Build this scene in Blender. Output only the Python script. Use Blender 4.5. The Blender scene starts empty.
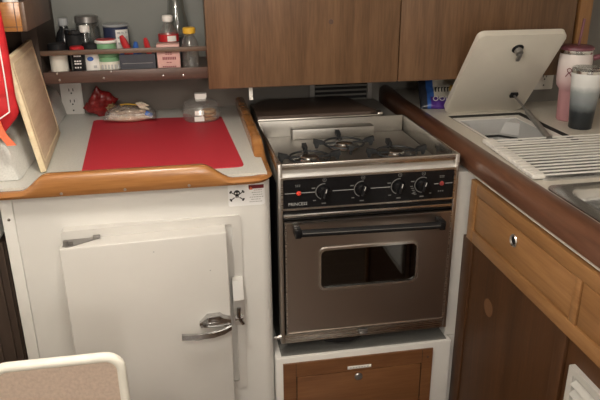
import bpy, bmesh, math, random
from mathutils import Vector, Matrix
R=random.Random(7)
PI=math.pi
S=bpy.context.scene
COL=S.collection
# ------------------------------------------------------------------ materials
MATS={}
def _nt(name):
    m=bpy.data.materials.new(name); m.use_nodes=True
    nt=m.node_tree; return m,nt,nt.nodes['Principled BSDF']
def mat(name,col,rough=.5,metal=0,spec=.5,var=.08,vscale=30,bump=0,bscale=200,coat=0,emit=0):
    m,nt,b=_nt(name)
    b.inputs['Roughness'].default_value=rough; b.inputs['Metallic'].default_value=metal
    b.inputs['Specular IOR Level'].default_value=spec; b.inputs['Coat Weight'].default_value=coat
    b.inputs['Coat Roughness'].default_value=.15
    tc=nt.nodes.new('ShaderNodeTexCoord'); n=nt.nodes.new('ShaderNodeTexNoise')
    n.inputs['Scale'].default_value=vscale; n.inputs['Detail'].default_value=4
    nt.links.new(tc.outputs['Object'],n.inputs['Vector'])
    r=nt.nodes.new('ShaderNodeValToRGB')
    r.color_ramp.elements[0].position=.3; r.color_ramp.elements[1].position=.7
    r.color_ramp.elements[0].color=[c*(1-var) for c in col]+[1]
    r.color_ramp.elements[1].color=[min(1,c*(1+var)) for c in col]+[1]
    nt.links.new(n.outputs['Fac'],r.inputs['Fac']); nt.links.new(r.outputs['Color'],b.inputs['Base Color'])
    if bump:
        n2=nt.nodes.new('ShaderNodeTexNoise'); n2.inputs['Scale'].default_value=bscale
        nt.links.new(tc.outputs['Object'],n2.inputs['Vector'])
        bp=nt.nodes.new('ShaderNodeBump'); bp.inputs['Strength'].default_value=bump; bp.inputs['Distance'].default_value=.002
        nt.links.new(n2.outputs['Fac'],bp.inputs['Height']); nt.links.new(bp.outputs['Normal'],b.inputs['Normal'])
    if emit:
        b.inputs['Emission Color'].default_value=list(col)+[1]; b.inputs['Emission Strength'].default_value=emit
    MATS[name]=m; return m
def wood(name,c1,c2,axis='x',scale=14,rough=.4,coat=.2,stretch=14,c3=None):
    m,nt,b=_nt(name)
    b.inputs['Roughness'].default_value=rough; b.inputs['Coat Weight'].default_value=coat; b.inputs['Coat Roughness'].default_value=.25
    tc=nt.nodes.new('ShaderNodeTexCoord'); mp=nt.nodes.new('ShaderNodeMapping')
    sc=[1,1,1]; sc['xyz'.index(axis)]=1/stretch
    mp.inputs['Scale'].default_value=sc
    nt.links.new(tc.outputs['Object'],mp.inputs['Vector'])
    n=nt.nodes.new('ShaderNodeTexNoise'); n.inputs['Scale'].default_value=scale; n.inputs['Detail'].default_value=6
    n.inputs['Distortion'].default_value=.6; n.inputs['Roughness'].default_value=.6
    nt.links.new(mp.outputs['Vector'],n.inputs['Vector'])
    n2=nt.nodes.new('ShaderNodeTexNoise'); n2.inputs['Scale'].default_value=scale*9; n2.inputs['Detail'].default_value=3
    nt.links.new(mp.outputs['Vector'],n2.inputs['Vector'])
    mx=nt.nodes.new('ShaderNodeMath'); mx.operation='MULTIPLY_ADD'; mx.inputs[1].default_value=.35
    nt.links.new(n2.outputs['Fac'],mx.inputs[0])
    ms=nt.nodes.new('ShaderNodeMath'); ms.operation='MULTIPLY'; ms.inputs[1].default_value=.65
    nt.links.new(n.outputs['Fac'],ms.inputs[0]); nt.links.new(ms.outputs[0],mx.inputs[2])
    r=nt.nodes.new('ShaderNodeValToRGB'); e=r.color_ramp.elements
    e[0].position=.36; e[1].position=.64; e[0].color=list(c1)+[1]; e[1].color=list(c2)+[1]
    nt.links.new(mx.outputs[0],r.inputs['Fac']); nt.links.new(r.outputs['Color'],b.inputs['Base Color'])
    bp=nt.nodes.new('ShaderNodeBump'); bp.inputs['Strength'].default_value=.06; bp.inputs['Distance'].default_value=.002
    nt.links.new(n2.outputs['Fac'],bp.inputs['Height']); nt.links.new(bp.outputs['Normal'],b.inputs['Normal'])
    MATS[name]=m; return m
def steel(name,col=(.56,.54,.5),rough=.28,axis='x'):
    m,nt,b=_nt(name); b.inputs['Metallic'].default_value=1; b.inputs['Base Color'].default_value=list(col)+[1]
    tc=nt.nodes.new('ShaderNodeTexCoord'); mp=nt.nodes.new('ShaderNodeMapping')
    sc=[300,300,300]; sc['xyz'.index(axis)]=4
    mp.inputs['Scale'].default_value=sc; nt.links.new(tc.outputs['Object'],mp.inputs['Vector'])
    n=nt.nodes.new('ShaderNodeTexNoise'); n.inputs['Scale'].default_value=1; nt.links.new(mp.outputs['Vector'],n.inputs['Vector'])
    mr=nt.nodes.new('ShaderNodeMapRange'); mr.inputs[3].default_value=rough-.02; mr.inputs[4].default_value=rough+.03
    nt.links.new(n.outputs['Fac'],mr.inputs[0]); nt.links.new(mr.outputs[0],b.inputs['Roughness'])
    MATS[name]=m; return m
def clear(name,tint=(.9,.92,.92),gloss=.12,rough=.06,haze=0,crinkle=0):
    m,nt,b=_nt(name); nt.nodes.remove(b)
    out=nt.nodes['Material Output']; t=nt.nodes.new('ShaderNodeBsdfTransparent'); t.inputs[0].default_value=list(tint)+[1]
    g=nt.nodes.new('ShaderNodeBsdfGlossy'); g.inputs['Roughness'].default_value=rough
    g.inputs[0].default_value=(.9,.9,.9,1)
    if crinkle:
        tc=nt.nodes.new('ShaderNodeTexCoord'); n=nt.nodes.new('ShaderNodeTexNoise'); n.inputs['Scale'].default_value=70; n.inputs['Distortion'].default_value=1.5
        nt.links.new(tc.outputs['Object'],n.inputs['Vector']); bp=nt.nodes.new('ShaderNodeBump'); bp.inputs['Strength'].default_value=crinkle; bp.inputs['Distance'].default_value=.01
        nt.links.new(n.outputs['Fac'],bp.inputs['Height']); nt.links.new(bp.outputs['Normal'],g.inputs['Normal'])
    f=nt.nodes.new('ShaderNodeLayerWeight'); f.inputs[0].default_value=.35
    ad=nt.nodes.new('ShaderNodeMath'); ad.operation='MULTIPLY_ADD'; ad.inputs[1].default_value=.6; ad.inputs[2].default_value=gloss
    ad.use_clamp=True; nt.links.new(f.outputs['Facing'],ad.inputs[0])
    mx=nt.nodes.new('ShaderNodeMixShader'); nt.links.new(ad.outputs[0],mx.inputs[0]); nt.links.new(t.outputs[0],mx.inputs[1]); nt.links.new(g.outputs[0],mx.inputs[2])
    res=mx
    if haze:
        df=nt.nodes.new('ShaderNodeBsdfDiffuse'); df.inputs[0].default_value=(.75,.74,.71,1)
        res=nt.nodes.new('ShaderNodeMixShader'); res.inputs[0].default_value=haze
        nt.links.new(mx.outputs[0],res.inputs[1]); nt.links.new(df.outputs[0],res.inputs[2])
    nt.links.new(res.outputs[0],out.inputs[0]); MATS[name]=m; return m
def ramp_z(name,stops,rough=.4,noise=0):
    """paint that changes colour with height, z in the object's own frame"""
    m,nt,b=_nt(name); b.inputs['Roughness'].default_value=rough
    tc=nt.nodes.new('ShaderNodeTexCoord'); sp=nt.nodes.new('ShaderNodeSeparateXYZ'); nt.links.new(tc.outputs['Object'],sp.inputs[0])
    src=sp.outputs[2]
    if noise:
        n=nt.nodes.new('ShaderNodeTexNoise'); n.inputs['Scale'].default_value=60; nt.links.new(tc.outputs['Object'],n.inputs['Vector'])
        a=nt.nodes.new('ShaderNodeMath'); a.operation='MULTIPLY_ADD'; a.inputs[1].default_value=noise
        nt.links.new(n.outputs['Fac'],a.inputs[0]); nt.links.new(src,a.inputs[2]); src=a.outputs[0]
    z0,z1=stops[0][0],stops[-1][0]
    mr=nt.nodes.new('ShaderNodeMapRange'); mr.inputs[1].default_value=z0; mr.inputs[2].default_value=z1
    nt.links.new(src,mr.inputs[0])
    r=nt.nodes.new('ShaderNodeValToRGB'); e=r.color_ramp.elements
    while len(e)<len(stops): e.new(.5)
    for el,(z,c) in zip(e,stops): el.position=(z-z0)/(z1-z0); el.color=list(c)+[1]
    nt.links.new(mr.outputs[0],r.inputs[0]); nt.links.new(r.outputs[0],b.inputs['Base Color'])
    MATS[name]=m; return m

WHITE=mat('white_gelcoat',(.70,.69,.66),.35,var=.03,vscale=6)
DOORW=mat('white_door_paint',(.62,.605,.575),.42,var=.03,vscale=5)
PLASTIC=mat('white_plastic',(.75,.73,.69),.35,var=.02)
TEXW=mat('textured_white',(.60,.60,.57),.6,var=.10,vscale=220,bump=.5,bscale=260)
LAM=mat('speckled_laminate',(.56,.56,.52),.35,var=.09,vscale=240)
LAM2=mat('cream_laminate',(.58,.545,.475),.4,var=.05,vscale=160)
LIDM=mat('cream_lid',(.64,.605,.53),.45,var=.03,vscale=8)
LINER=mat('grey_liner',(.40,.40,.395),.5,var=.03)
REDMAT=mat('red_vinyl',(.46,.030,.045),.55,spec=.3,var=.05,vscale=300)
BLACK=mat('black_enamel',(.009,.009,.010),.25,spec=.22,var=.1)
BLACKM=mat('black_matte',(.011,.011,.012),.6,spec=.25,var=.1)
IRON=mat('cast_iron',(.02,.022,.024),.5,var=.15,vscale=90,bump=.2)
GASKET=mat('black_rubber',(.014,.015,.015),.7,var=.1)
DARKP=mat('dark_plastic',(.03,.033,.045),.45,var=.08)
STEELX=steel('brushed_steel_horizontal',(.60,.575,.53),.27,'x')
STEELY=steel('brushed_steel_depth',(.60,.58,.54),.24,'y')
STEELD=steel('oven_door_steel',(.44,.39,.35),.3,'x')
COOKT=steel('cooktop_steel',(.40,.385,.36),.42,'x')
LATCHM=mat('latch_chrome',(.52,.52,.52),.16,metal=1,var=.25,vscale=60)
CHROME=mat('chrome',(.78,.78,.77),.2,metal=1,var=.01)
SINKM=mat('sink_steel',(.62,.62,.61),.25,metal=1,var=.03)
GRAYM=mat('grey_metal',(.30,.29,.28),.35,metal=.8,var=.05)
TRIMW=wood('honey_wood',(.26,.105,.030),(.43,.195,.062),'x',18,.25,.5)
TRIMY=wood('honey_wood_depth',(.30,.125,.032),(.48,.23,.07),'y',18,.32,.35)
CABW=wood('teak_cabinet',(.098,.049,.022),(.178,.096,.047),'z',20,.45,.1)
CABX=wood('teak_cabinet_cross',(.13,.075,.042),(.25,.15,.085),'x',22,.45,.1)
DARKW=wood('dark_mahogany',(.075,.030,.016),(.145,.062,.034),'y',20,.33,.3)
DARKX=wood('dark_mahogany_cross',(.060,.030,.022),(.095,.050,.036),'x',20,.45,.1)
RAILW=wood('rail_wood',(.085,.050,.034),(.14,.085,.055),'x',20,.45,.1)
GOLDW=wood('golden_teak',(.23,.105,.035),(.36,.185,.07),'y',16,.42,.15)
GOLDZ=wood('golden_teak_upright',(.20,.09,.03),(.30,.15,.055),'z',16,.42,.15)
PANELW=wood('teak_panel',(.044,.0165,.004),(.080,.030,.008),'z',14,.5,0)
DRAWW=wood('teak_drawer',(.125,.048,.017),(.20,.088,.034),'x',16,.42,.15)
BOARDW=wood('maple_board',(.60,.46,.30),(.74,.61,.44),'y',26,.55,0)
BOARDE=wood('maple_board_edge',(.70,.57,.36),(.84,.72,.50),'y',30,.55,0)
FLOORW=wood('floor_wood',(.065,.040,.026),(.11,.070,.044),'y',12,.35,.2)
WALLDK=mat('brown_bulkhead',(.055,.036,.026),.6,var=.12,vscale=10)
WALLG=mat('grey_green_paint',(.19,.195,.18),.6,var=.05,vscale=5)
WALLT=mat('taupe_paint',(.19,.162,.14),.6,var=.04,vscale=6)
WALLGR=mat('grey_wall',(.17,.16,.145),.6,var=.06,vscale=7)
COVER=mat('brown_cover_panel',(.070,.046,.034),.5,var=.12,vscale=16)
CEIL=mat('ceiling_cream',(.74,.71,.65),.6,var=.02)
VINYL=mat('beige_vinyl',(.53,.42,.345),.5,var=.10,vscale=130,bump=.45,bscale=190)
PIPING=mat('white_piping',(.80,.78,.70),.5,var=.04)
RED=mat('red_fabric',(.50,.012,.018),.6,var=.12,vscale=40,bump=.2)
ORANGE=mat('orange_strap',(.62,.13,.05),.6,var=.1)
WPRINT=mat('white_print',(.78,.76,.74),.5,var=.02)
DIMP=mat('dim_print',(.16,.16,.155),.5,var=.02)
GPRINT=mat('grey_print',(.42,.42,.41),.5,var=.02)
INK=mat('black_ink',(.012,.012,.012),.5,var=.02)
REDINK=mat('dark_red_ink',(.16,.012,.02),.5,var=.02)
PINKINK=mat('maroon_ink',(.20,.035,.05),.5,var=.02)
REDLED=mat('red_indicator',(.65,.06,.04),.3,var=.02)
REDLED2=mat('dim_red_indicator',(.30,.05,.05),.3,var=.02)
POSTM=mat('post_steel',(.58,.555,.52),.3,metal=1,var=.03,vscale=20)
STICK=mat('sticker_white',(.84,.84,.84),.3,var=.01)
VENTM=mat('vent_plastic',(.50,.49,.46),.4,var=.03)
SATIN=mat('satin_aluminium',(.88,.88,.86),.38,metal=.75,var=.02)
BRONZE=mat('bronze_screw',(.30,.24,.20),.35,metal=.6,var=.1)
CLEAR=clear('clear_plastic',(.95,.96,.95),.08,.12,.07)
TUBP=clear('tub_plastic',(.95,.96,.95),.08,.15,.10)
CLEARJ=clear('clear_glass_jar',(.80,.83,.82),.10,.08,.03)
WINDOW=clear('smoked_oven_glass',(.20,.18,.16),.03,.03)
CREAM=mat('cream_label',(.70,.66,.58),.5,var=.05)
GREEN=mat('green_tub',(.17,.36,.19),.45,var=.06)
NAVY=mat('navy_label',(.022,.03,.07),.45,var=.06)
BLUE=mat('blue_plastic',(.03,.11,.40),.4,var=.06)
REDP=mat('red_plastic',(.45,.02,.025),.3,var=.06)
PINKBOX=mat('pink_carton',(.62,.37,.33),.6,var=.04)
YELLOW=mat('yellow_cap',(.72,.42,.04),.4,var=.03)
GREYCAP=mat('grey_cap',(.33,.34,.35),.4,var=.05)
DKJAR=mat('dark_glass',(.015,.016,.018),.15,var=.1)
BREAD=mat('bread',(.62,.46,.32),.8,var=.18,vscale=60)
COOKIE=mat('cookie',(.42,.23,.09),.8,var=.25,vscale=90)
PURPLE=mat('purple_film',(.085,.03,.24),.35,var=.12)
WHITEF=mat('white_film',(.62,.59,.51),.35,var=.06)
YELF=mat('golden_print',(.60,.38,.08),.4,var=.3,vscale=60)
DKF=mat('dark_film',(.03,.035,.05),.35,var=.2)
MAROON=mat('maroon_lid',(.17,.055,.075),.4,var=.06)
PINKB=ramp_z('pink_ombre_paint',[(0,(.42,.20,.215)),(.10,(.48,.255,.27)),(.15,(.64,.50,.50)),(.19,(.74,.67,.65)),(.26,(.76,.70,.68))],.45)
GREYB=ramp_z('grey_ombre_paint',[(0,(.012,.015,.018)),(.06,(.025,.03,.035)),(.085,(.19,.215,.225)),(.125,(.32,.35,.36)),(.145,(.70,.71,.70)),(.20,(.76,.76,.75))],.3,.012)
LAMPE=mat('lamp_diffuser',(1,.90,.76),.5,var=0,emit=4)

# ------------------------------------------------------------------ helpers
def B(): return bmesh.new()
def wl(o):
    v=Vector((0,0,0))
    while o: v=v+o.location; o=o.parent
    return v
def obj(name,bm,m,parent=None,smooth=False,loc=None,angle=.6,fi=None):
    """bm is in world coordinates; becomes ONE mesh object"""
    base=Vector(loc) if (loc is not None and parent is None) else (wl(parent) if parent else Vector((0,0,0)))
    if base.length: bmesh.ops.translate(bm,verts=bm.verts,vec=-base)
    bmesh.ops.recalc_face_normals(bm,faces=bm.faces)
    me=bpy.data.meshes.new(name)
    if smooth:
        for f in bm.faces: f.smooth=True
        for e in bm.edges:
            if len(e.link_faces)==2 and e.calc_face_angle(0)>angle: e.smooth=False
    if fi:
        for f in bm.faces: f.material_index=fi(f.calc_center_median()+base)
    bm.to_mesh(me); bm.free()
    for x in (m if isinstance(m,(list,tuple)) else [m]): me.materials.append(x)
    o=bpy.data.objects.new(name,me); COL.objects.link(o)
    if parent: o.parent=parent
    elif loc is not None: o.location=base
    return o
def thing(name,label,cat,loc,group=None):
    o=bpy.data.objects.new(name,None); COL.objects.link(o); o.location=loc; o.empty_display_size=.05
    o['label']=label; o['category']=cat
    if group: o['group']=group
    return o
def tag(o,label,cat,group=None):
    o['label']=label; o['category']=cat
    if group: o['group']=group
    return o
def struct(o): o['kind']='structure'; return o
def box(bm,x0,x1,y0,y1,z0,z1,bev=0,seg=2,M=None):
    t=bmesh.new()
    bmesh.ops.create_cube(t,size=1)
    for v in t.verts: v.co=Vector((x0+(v.co.x+.5)*(x1-x0),y0+(v.co.y+.5)*(y1-y0),z0+(v.co.z+.5)*(z1-z0)))
    if bev: bmesh.ops.bevel(t,geom=list(t.edges),offset=bev,segments=seg,affect='EDGES',profile=.5)
    if M: bmesh.ops.transform(t,matrix=M,verts=t.verts)
    merge(bm,t); return bm
def merge(bm,t):
    me=bpy.data.meshes.new('tmp'); t.to_mesh(me); t.free(); bm.from_mesh(me); bpy.data.meshes.remove(me)
def rrect(w,h,r,n=5):
    pts=[]
    for cx,cy,a in ((w/2-r,h/2-r,0),(-w/2+r,h/2-r,PI/2),(-w/2+r,-h/2+r,PI),(w/2-r,-h/2+r,1.5*PI)):
        for i in range(n+1):
            t=a+PI/2*i/n; pts.append((cx+r*math.cos(t),cy+r*math.sin(t)))
    return pts
def frame(o,u,v): # matrix: local x->u, y->v, z->u x v
    u=Vector(u).normalized(); v=Vector(v).normalized(); w=u.cross(v)
    M=Matrix((u,v,w)).transposed().to_4x4(); M.translation=Vector(o); return M
def XZ(x,y,z): return frame((x,y,z),(1,0,0),(0,0,1))      # local z -> -y (towards viewer)
def prism(bm,pts,d,M=None,hole=None,bev=0):
    """extrude polygon pts in local xy from z=0 to z=d"""
    t=bmesh.new()
    if hole:
        n=len(pts); L=[]
        for z in (0,d): L.append(([t.verts.new((p[0],p[1],z)) for p in pts],[t.verts.new((p[0],p[1],z)) for p in hole]))
        for i in range(n):
            j=(i+1)%n
            (a,b),(c,e)=L
            t.faces.new((a[i],b[i],b[j],a[j])); t.faces.new((c[i],c[j],e[j],e[i]))
            t.faces.new((a[i],a[j],c[j],c[i])); t.faces.new((b[i],e[i],e[j],b[j]))
    else:
        a=[t.verts.new((p[0],p[1],0)) for p in pts]; c=[t.verts.new((p[0],p[1],d)) for p in pts]
        t.faces.new(a[::-1]); top=t.faces.new(c)
        for i in range(len(pts)):
            j=(i+1)%len(pts); t.faces.new((a[i],a[j],c[j],c[i]))
        if bev: bmesh.ops.bevel(t,geom=list(top.edges),offset=bev,segments=2,affect='EDGES',profile=.5)
    if M: bmesh.ops.transform(t,matrix=M,verts=t.verts)
    bmesh.ops.recalc_face_normals(t,faces=t.faces)
    merge(bm,t); return bm
def lathe(bm,prof,loc=(0,0,0),M=None,n=28):
    """prof: list of (r,z)"""
    t=bmesh.new(); rings=[]
    for r,z in prof:
        if r<1e-6: rings.append([t.verts.new((0,0,z))])
        else: rings.append([t.verts.new((r*math.cos(2*PI*i/n),r*math.sin(2*PI*i/n),z)) for i in range(n)])
    for a,b in zip(rings,rings[1:]):
        for i in range(n):
            j=(i+1)%n
            if len(a)==1 and len(b)==1: continue
            if len(a)==1: t.faces.new((a[0],b[j],b[i]))
            elif len(b)==1: t.faces.new((a[i],a[j],b[0]))
            else: t.faces.new((a[i],a[j],b[j],b[i]))
    bmesh.ops.transform(t,matrix=M or Matrix.Translation(loc),verts=t.verts)
    merge(bm,t); return bm
def tube(bm,pts,r,n=8,closed=False,ry=None):
    pts=[Vector(p) for p in pts]; t=bmesh.new(); rings=[]; N=len(pts)
    up=None
    for i,p in enumerate(pts):
        if closed: d=pts[(i+1)%N]-pts[i-1]
        else: d=pts[min(i+1,N-1)]-pts[max(i-1,0)]
        d.normalize()
        if up is None: up=Vector((0,0,1)) if abs(d.z)<.9 else Vector((0,1,0))
        s=d.cross(up).normalized(); u=s.cross(d).normalized(); up=u
        rr=r[i] if isinstance(r,(list,tuple)) else r
        rings.append([t.verts.new(p+s*rr*math.cos(2*PI*k/n)+u*(ry or rr)*math.sin(2*PI*k/n)) for k in range(n)])
    rng=range(N) if closed else range(N-1)
    for i in rng:
        a,b=rings[i],rings[(i+1)%N]
        for k in range(n):
            l=(k+1)%n; t.faces.new((a[k],a[l],b[l],b[k]))
    if not closed: t.faces.new(rings[0][::-1]); t.faces.new(rings[-1])
    bmesh.ops.recalc_face_normals(t,faces=t.faces)
    merge(bm,t); return bm
def arc(M,r,a0,a1,n=16): return [M@Vector((r*math.cos(a0+(a1-a0)*i/n),r*math.sin(a0+(a1-a0)*i/n),0)) for i in range(n+1)]
def loft(bm,secs,closed=True,caps=True):
    """list of sections, each an equally long list of points"""
    t=bmesh.new(); rs=[[t.verts.new(p) for p in s] for s in secs]; n=len(secs[0])
    for a,b in zip(rs,rs[1:]):
        for k in range(n if closed else n-1):
            l=(k+1)%n; t.faces.new((a[k],a[l],b[l],b[k]))
    if caps: t.faces.new(rs[0][::-1]); t.faces.new(rs[-1])
    bmesh.ops.recalc_face_normals(t,faces=t.faces); merge(bm,t); return bm
def plate(bm,xs,ys,holes,z0,z1):
    """slab made of grid cells with some cells left open"""
    t=bmesh.new(); V={}
    def v(i,j,k):
        if (i,j,k) not in V: V[(i,j,k)]=t.verts.new((xs[i],ys[j],(z0,z1)[k]))
        return V[(i,j,k)]
    cell=lambda i,j: 0<=i<len(xs)-1 and 0<=j<len(ys)-1 and (i,j) not in holes
    for i in range(len(xs)-1):
        for j in range(len(ys)-1):
            if not cell(i,j): continue
            t.faces.new((v(i,j,1),v(i+1,j,1),v(i+1,j+1,1),v(i,j+1,1)))
            t.faces.new((v(i,j,0),v(i,j+1,0),v(i+1,j+1,0),v(i+1,j,0)))
            for (di,dj,p,q) in ((-1,0,(i,j),(i,j+1)),(1,0,(i+1,j+1),(i+1,j)),(0,-1,(i+1,j),(i,j)),(0,1,(i,j+1),(i+1,j+1))):
                if not cell(i+di,j+dj): t.faces.new((v(*p,1),v(*p,0),v(*q,0),v(*q,1)))
    bmesh.ops.recalc_face_normals(t,faces=t.faces); merge(bm,t); return bm
def text(bm,s,size,M,depth=.0004,align='CENTER'):
    c=bpy.data.curves.new('t','FONT'); c.body=s; c.size=size; c.extrude=depth; c.align_x=align; c.align_y='CENTER'; c.resolution_u=2
    o=bpy.data.objects.new('t',c); COL.objects.link(o)
    dg=bpy.context.evaluated_depsgraph_get(); dg.update()
    me=bpy.data.meshes.new_from_object(o.evaluated_get(dg))
    me.transform(M); bm.from_mesh(me)
    bpy.data.objects.remove(o); bpy.data.curves.remove(c); bpy.data.meshes.remove(me); return bm
def disc(bm,M,r,d=.001,n=16):
    return prism(bm,[(r*math.cos(2*PI*i/n),r*math.sin(2*PI*i/n)) for i in range(n)],d,M)
def pillow(bm,M,a,b,h,n=22,m=14,e=3.2,wr=.004,seed=1,flat=.25,sq=.5):
    rr=random.Random(seed); ph=[rr.uniform(0,6.3) for _ in range(8)]
    t=bmesh.new(); G={}
    def hz(u,v): return max(0,(1-abs(u)**e))**sq*max(0,(1-abs(v)**e))**sq
    for s in (1,-1):
        for i in range(n+1):
            for j in range(m+1):
                u=-1+2*i/n; v=-1+2*j/m; edge=i in(0,n) or j in(0,m)
                if edge and s==-1: G[(i,j,-1)]=G[(i,j,1)]; continue
                q=hz(u,v)
                w=wr*(math.sin(7*u+ph[0]+3*v)+.7*math.sin(13*v+ph[1]-5*u)+.5*math.sin(21*u+9*v+ph[2]))*q**.5
                z=h*q*(1 if s==1 else flat)+w*(1 if s==1 else .15)
                G[(i,j,s)]=t.verts.new((a*u,b*v+wr*math.sin(5*u+ph[3]),s*z if s==1 else -abs(z)))
    for s in (1,-1):
        for i in range(n):
            for j in range(m):
                f=(G[(i,j,s)],G[(i+1,j,s)],G[(i+1,j+1,s)],G[(i,j+1,s)])
                t.faces.new(f if s==1 else f[::-1])
    bmesh.ops.transform(t,matrix=M,verts=t.verts); merge(bm,t); return bm
def smooth01(t): t=max(0,min(1,t)); return t*t*(3-2*t)
def cuboid(name,m,parent,x0,x1,y0,y1,z0,z1,bev=0,seg=2): return obj(name,box(B(),x0,x1,y0,y1,z0,z1,bev,seg),m,parent,smooth=bool(bev))

FZ=-.40      # floor height (the stove's underside is z = 0)
CZ=1.50      # ceiling
# ------------------------------------------------------------------ the setting
struct(cuboid('floor',FLOORW,None,-1.6,1.6,-3.0,1.1,FZ-.03,FZ))
struct(cuboid('ceiling',CEIL,None,-1.6,1.6,-3.0,1.1,CZ,CZ+.03))
struct(cuboid('wall_left',CEIL,None,-1.63,-1.6,-3.0,1.1,FZ,CZ))
struct(cuboid('wall_right',CEIL,None,1.6,1.63,-3.0,1.1,FZ,CZ))
struct(cuboid('wall_front',WALLT,None,-1.6,1.6,-3.03,-3.0,FZ,CZ))
b=B(); box(b,-.86,0,.80,1.1,.40,.715); struct(obj('wall_back',b,WALLT))
b=B(); box(b,-.86,.0,.80,1.1,.7155,CZ); struct(obj('wall_niche',b,WALLG))
b=B(); box(b,0.001,1.0,.95,1.1,FZ,CZ); struct(obj('wall_behind_stove',b,WALLGR))
b=B(); box(b,1.0,1.6,.60,1.1,.40,CZ); struct(obj('wall_corner',b,WALLGR))
b=B(); box(b,-1.6,-.861,.80,1.1,FZ,CZ); struct(obj('wall_passage',b,WALLDK))
# bulkhead wood left of the niche and behind the leaning board
b=B(); box(b,-.86,-.668,.50,.799,.716,CZ); box(b,-.90,-.715,.20,.499,.66,CZ); struct(obj('trim_1',b,WALLDK))
# raised moulded ledge on the left end of the counter
b=B(); cp_=[(-.88,.5515),(-.667,.5515),(-.672,.575),(-.684,.620),(-.691,.638),(-.702,.650),(-.716,.655),(-.88,.655)]
loft(b,[[Vector((x if x<-.8 else x-q,y,z if z<.56 else z-q)) for x,z in cp_] for y,q in ((.045,.014),(.049,.005),(.058,0),(.799,0))])
box(b,-.88,-.734,.0,.55,.39,.56,.02,3)
struct(obj('trim_2',b,TEXW,smooth=True))
# dark companionway panel beyond the white corner post
b=B(); box(b,-1.1,-.728,.03,.40,FZ,.389)
for x in (-.736,-.756,-.79): box(b,x-.003,x+.003,.022,.0305,FZ,.389)
struct(obj('trim_3',b,WALLDK))
# moulded white base under and beside the stove
b=B(); box(b,-.018,.545,.0,.94,FZ,-.052,.006,2); box(b,.5455,.60,.031,.94,FZ,-.052); box(b,.532,.598,.03,.94,-.0515,.50,.004); box(b,0,.53,.50,.94,-.0515,.12)
struct(obj('trim_4',b,WHITE,smooth=True))
struct(cuboid('ledge_shade_plate',mat('ledge_shade_grey',(.15,.15,.14),.7,var=.1,vscale=200),None,.001,.530,.010,.499,-.0518,-.0490))  # grey plate imitates the stove's shade on the white ledge
# slatted air vent set in the wall behind the stove
b=B(); box(b,.001,.53,.835,.9495,FZ+.6,.704); struct(obj('trim_6',b,WALLGR))
v=thing('wall_vent','dark grey rectangular vent panel low on wall behind the stove','vent',(.37,.835,.56))
b=B(); prism(b,rrect(.25,.12,.006),.010,XZ(.372,.8348,.588),rrect(.215,.080,.004)); obj('vent_frame',b,GRAYM,v)
for i in range(4): obj('slat',box(B(),.268,.476,.826,.8345,.556+i*.018,.565+i*.018),BLACKM,v)

# ------------------------------------------------------------------ left: ice box cabinet
fz=thing('icebox_cabinet','white built-in icebox cabinet under the left counter, with latched front door','cabinet',(-.365,.0,FZ))
RC,XC=.030,-.050
def curl(b):
    for x in (-.05,-.046,-.042,-.038,-.034): bmesh.ops.bisect_plane(b,geom=list(b.verts)+list(b.edges)+list(b.faces),plane_co=(x,0,0),plane_no=(1,0,0))
    for v_ in b.verts:
        d=v_.co.x-XC
        if d>0: v_.co.y+=RC-math.sqrt(max(0,RC*RC-d*d))
    return b
pr=[(-.684,.795),(-.684,0)]+[(XC+RC*math.sin(PI/2*i/10),RC-RC*math.cos(PI/2*i/10)) for i in range(11)]+[(XC+RC,.795)]
b=B(); prism(b,pr,.528-FZ,Matrix.Translation((0,0,FZ))); obj('body',b,WHITE,fz,True)
b=B(); box(b,-.716,-.685,-.004,.05,FZ,.528,.004); po=obj('corner_post',b,WHITE,fz,True)
obj('screw',lathe(B(),[(0,.0015),(.004,.001),(.004,0)],M=XZ(-.699,-.004,.462),n=10),CHROME,po,True)
# raised door frame
fw,fh=.467,.565
FRY=lambda x:-.006-.0625*(-.105-x)      # the frame stands prouder towards the hinges
b=B(); prism(b,rrect(fw,fh,.008),.016,XZ(-.3385,.0005,.430-fh/2),rrect(fw-.05,fh-.05,.006))
for v_ in b.verts:
    if v_.co.y<-.01: v_.co.y=FRY(v_.co.x)
df=obj('door_frame',b,DOORW,fz)
# door, standing slightly proud and swung a touch open at the latch side
DY=-.063
SH_=lambda x:(x+.148)*.0625
def swing(b):
    for v_ in b.verts: v_.co.y+=SH_(v_.co.x)
    return b
dr=None
b=B(); box(b,-.570,-.148,DY,-.012,-.22,.406,.004,3)
for v_ in b.verts: v_.co.y=v_.co.y+SH_(v_.co.x) if v_.co.y<-.035 else FRY(v_.co.x)-.0006
dr=obj('door',b,DOORW,fz,True)
# hinge strap across the top left of the door
b=B(); prism(b,[(-.556,-.038),(-.563,-.078),(-.552,-.083),(-.540,-.080),(-.478,-.040),(-.478,-.034)],.0025,Matrix.Translation((0,0,.4063))); hg=obj('hinge_strap',b,GRAYM,dr)
b=B(); lathe(b,[(0,.014),(.007,.013),(.008,0)],(-.554,-.074,.4088),n=12); lathe(b,[(0,.01),(.004,.01),(.005,0)],(-.541,-.074,.4088),n=10); obj('hinge_pin',b,GRAYM,hg,True)
obj('hinge_tip',box(B(),-.492,-.474,-.046,-.034,.4088,.416,.002),GRAYM,hg,True)
for (x,z) in ((-.197,.30),(-.34,.372)):
    obj('rivet',lathe(B(),[(0,.001),(.002,.0008),(.002,0)],M=XZ(x,DY+SH_(x),z),n=8),GPRINT,dr)
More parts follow.
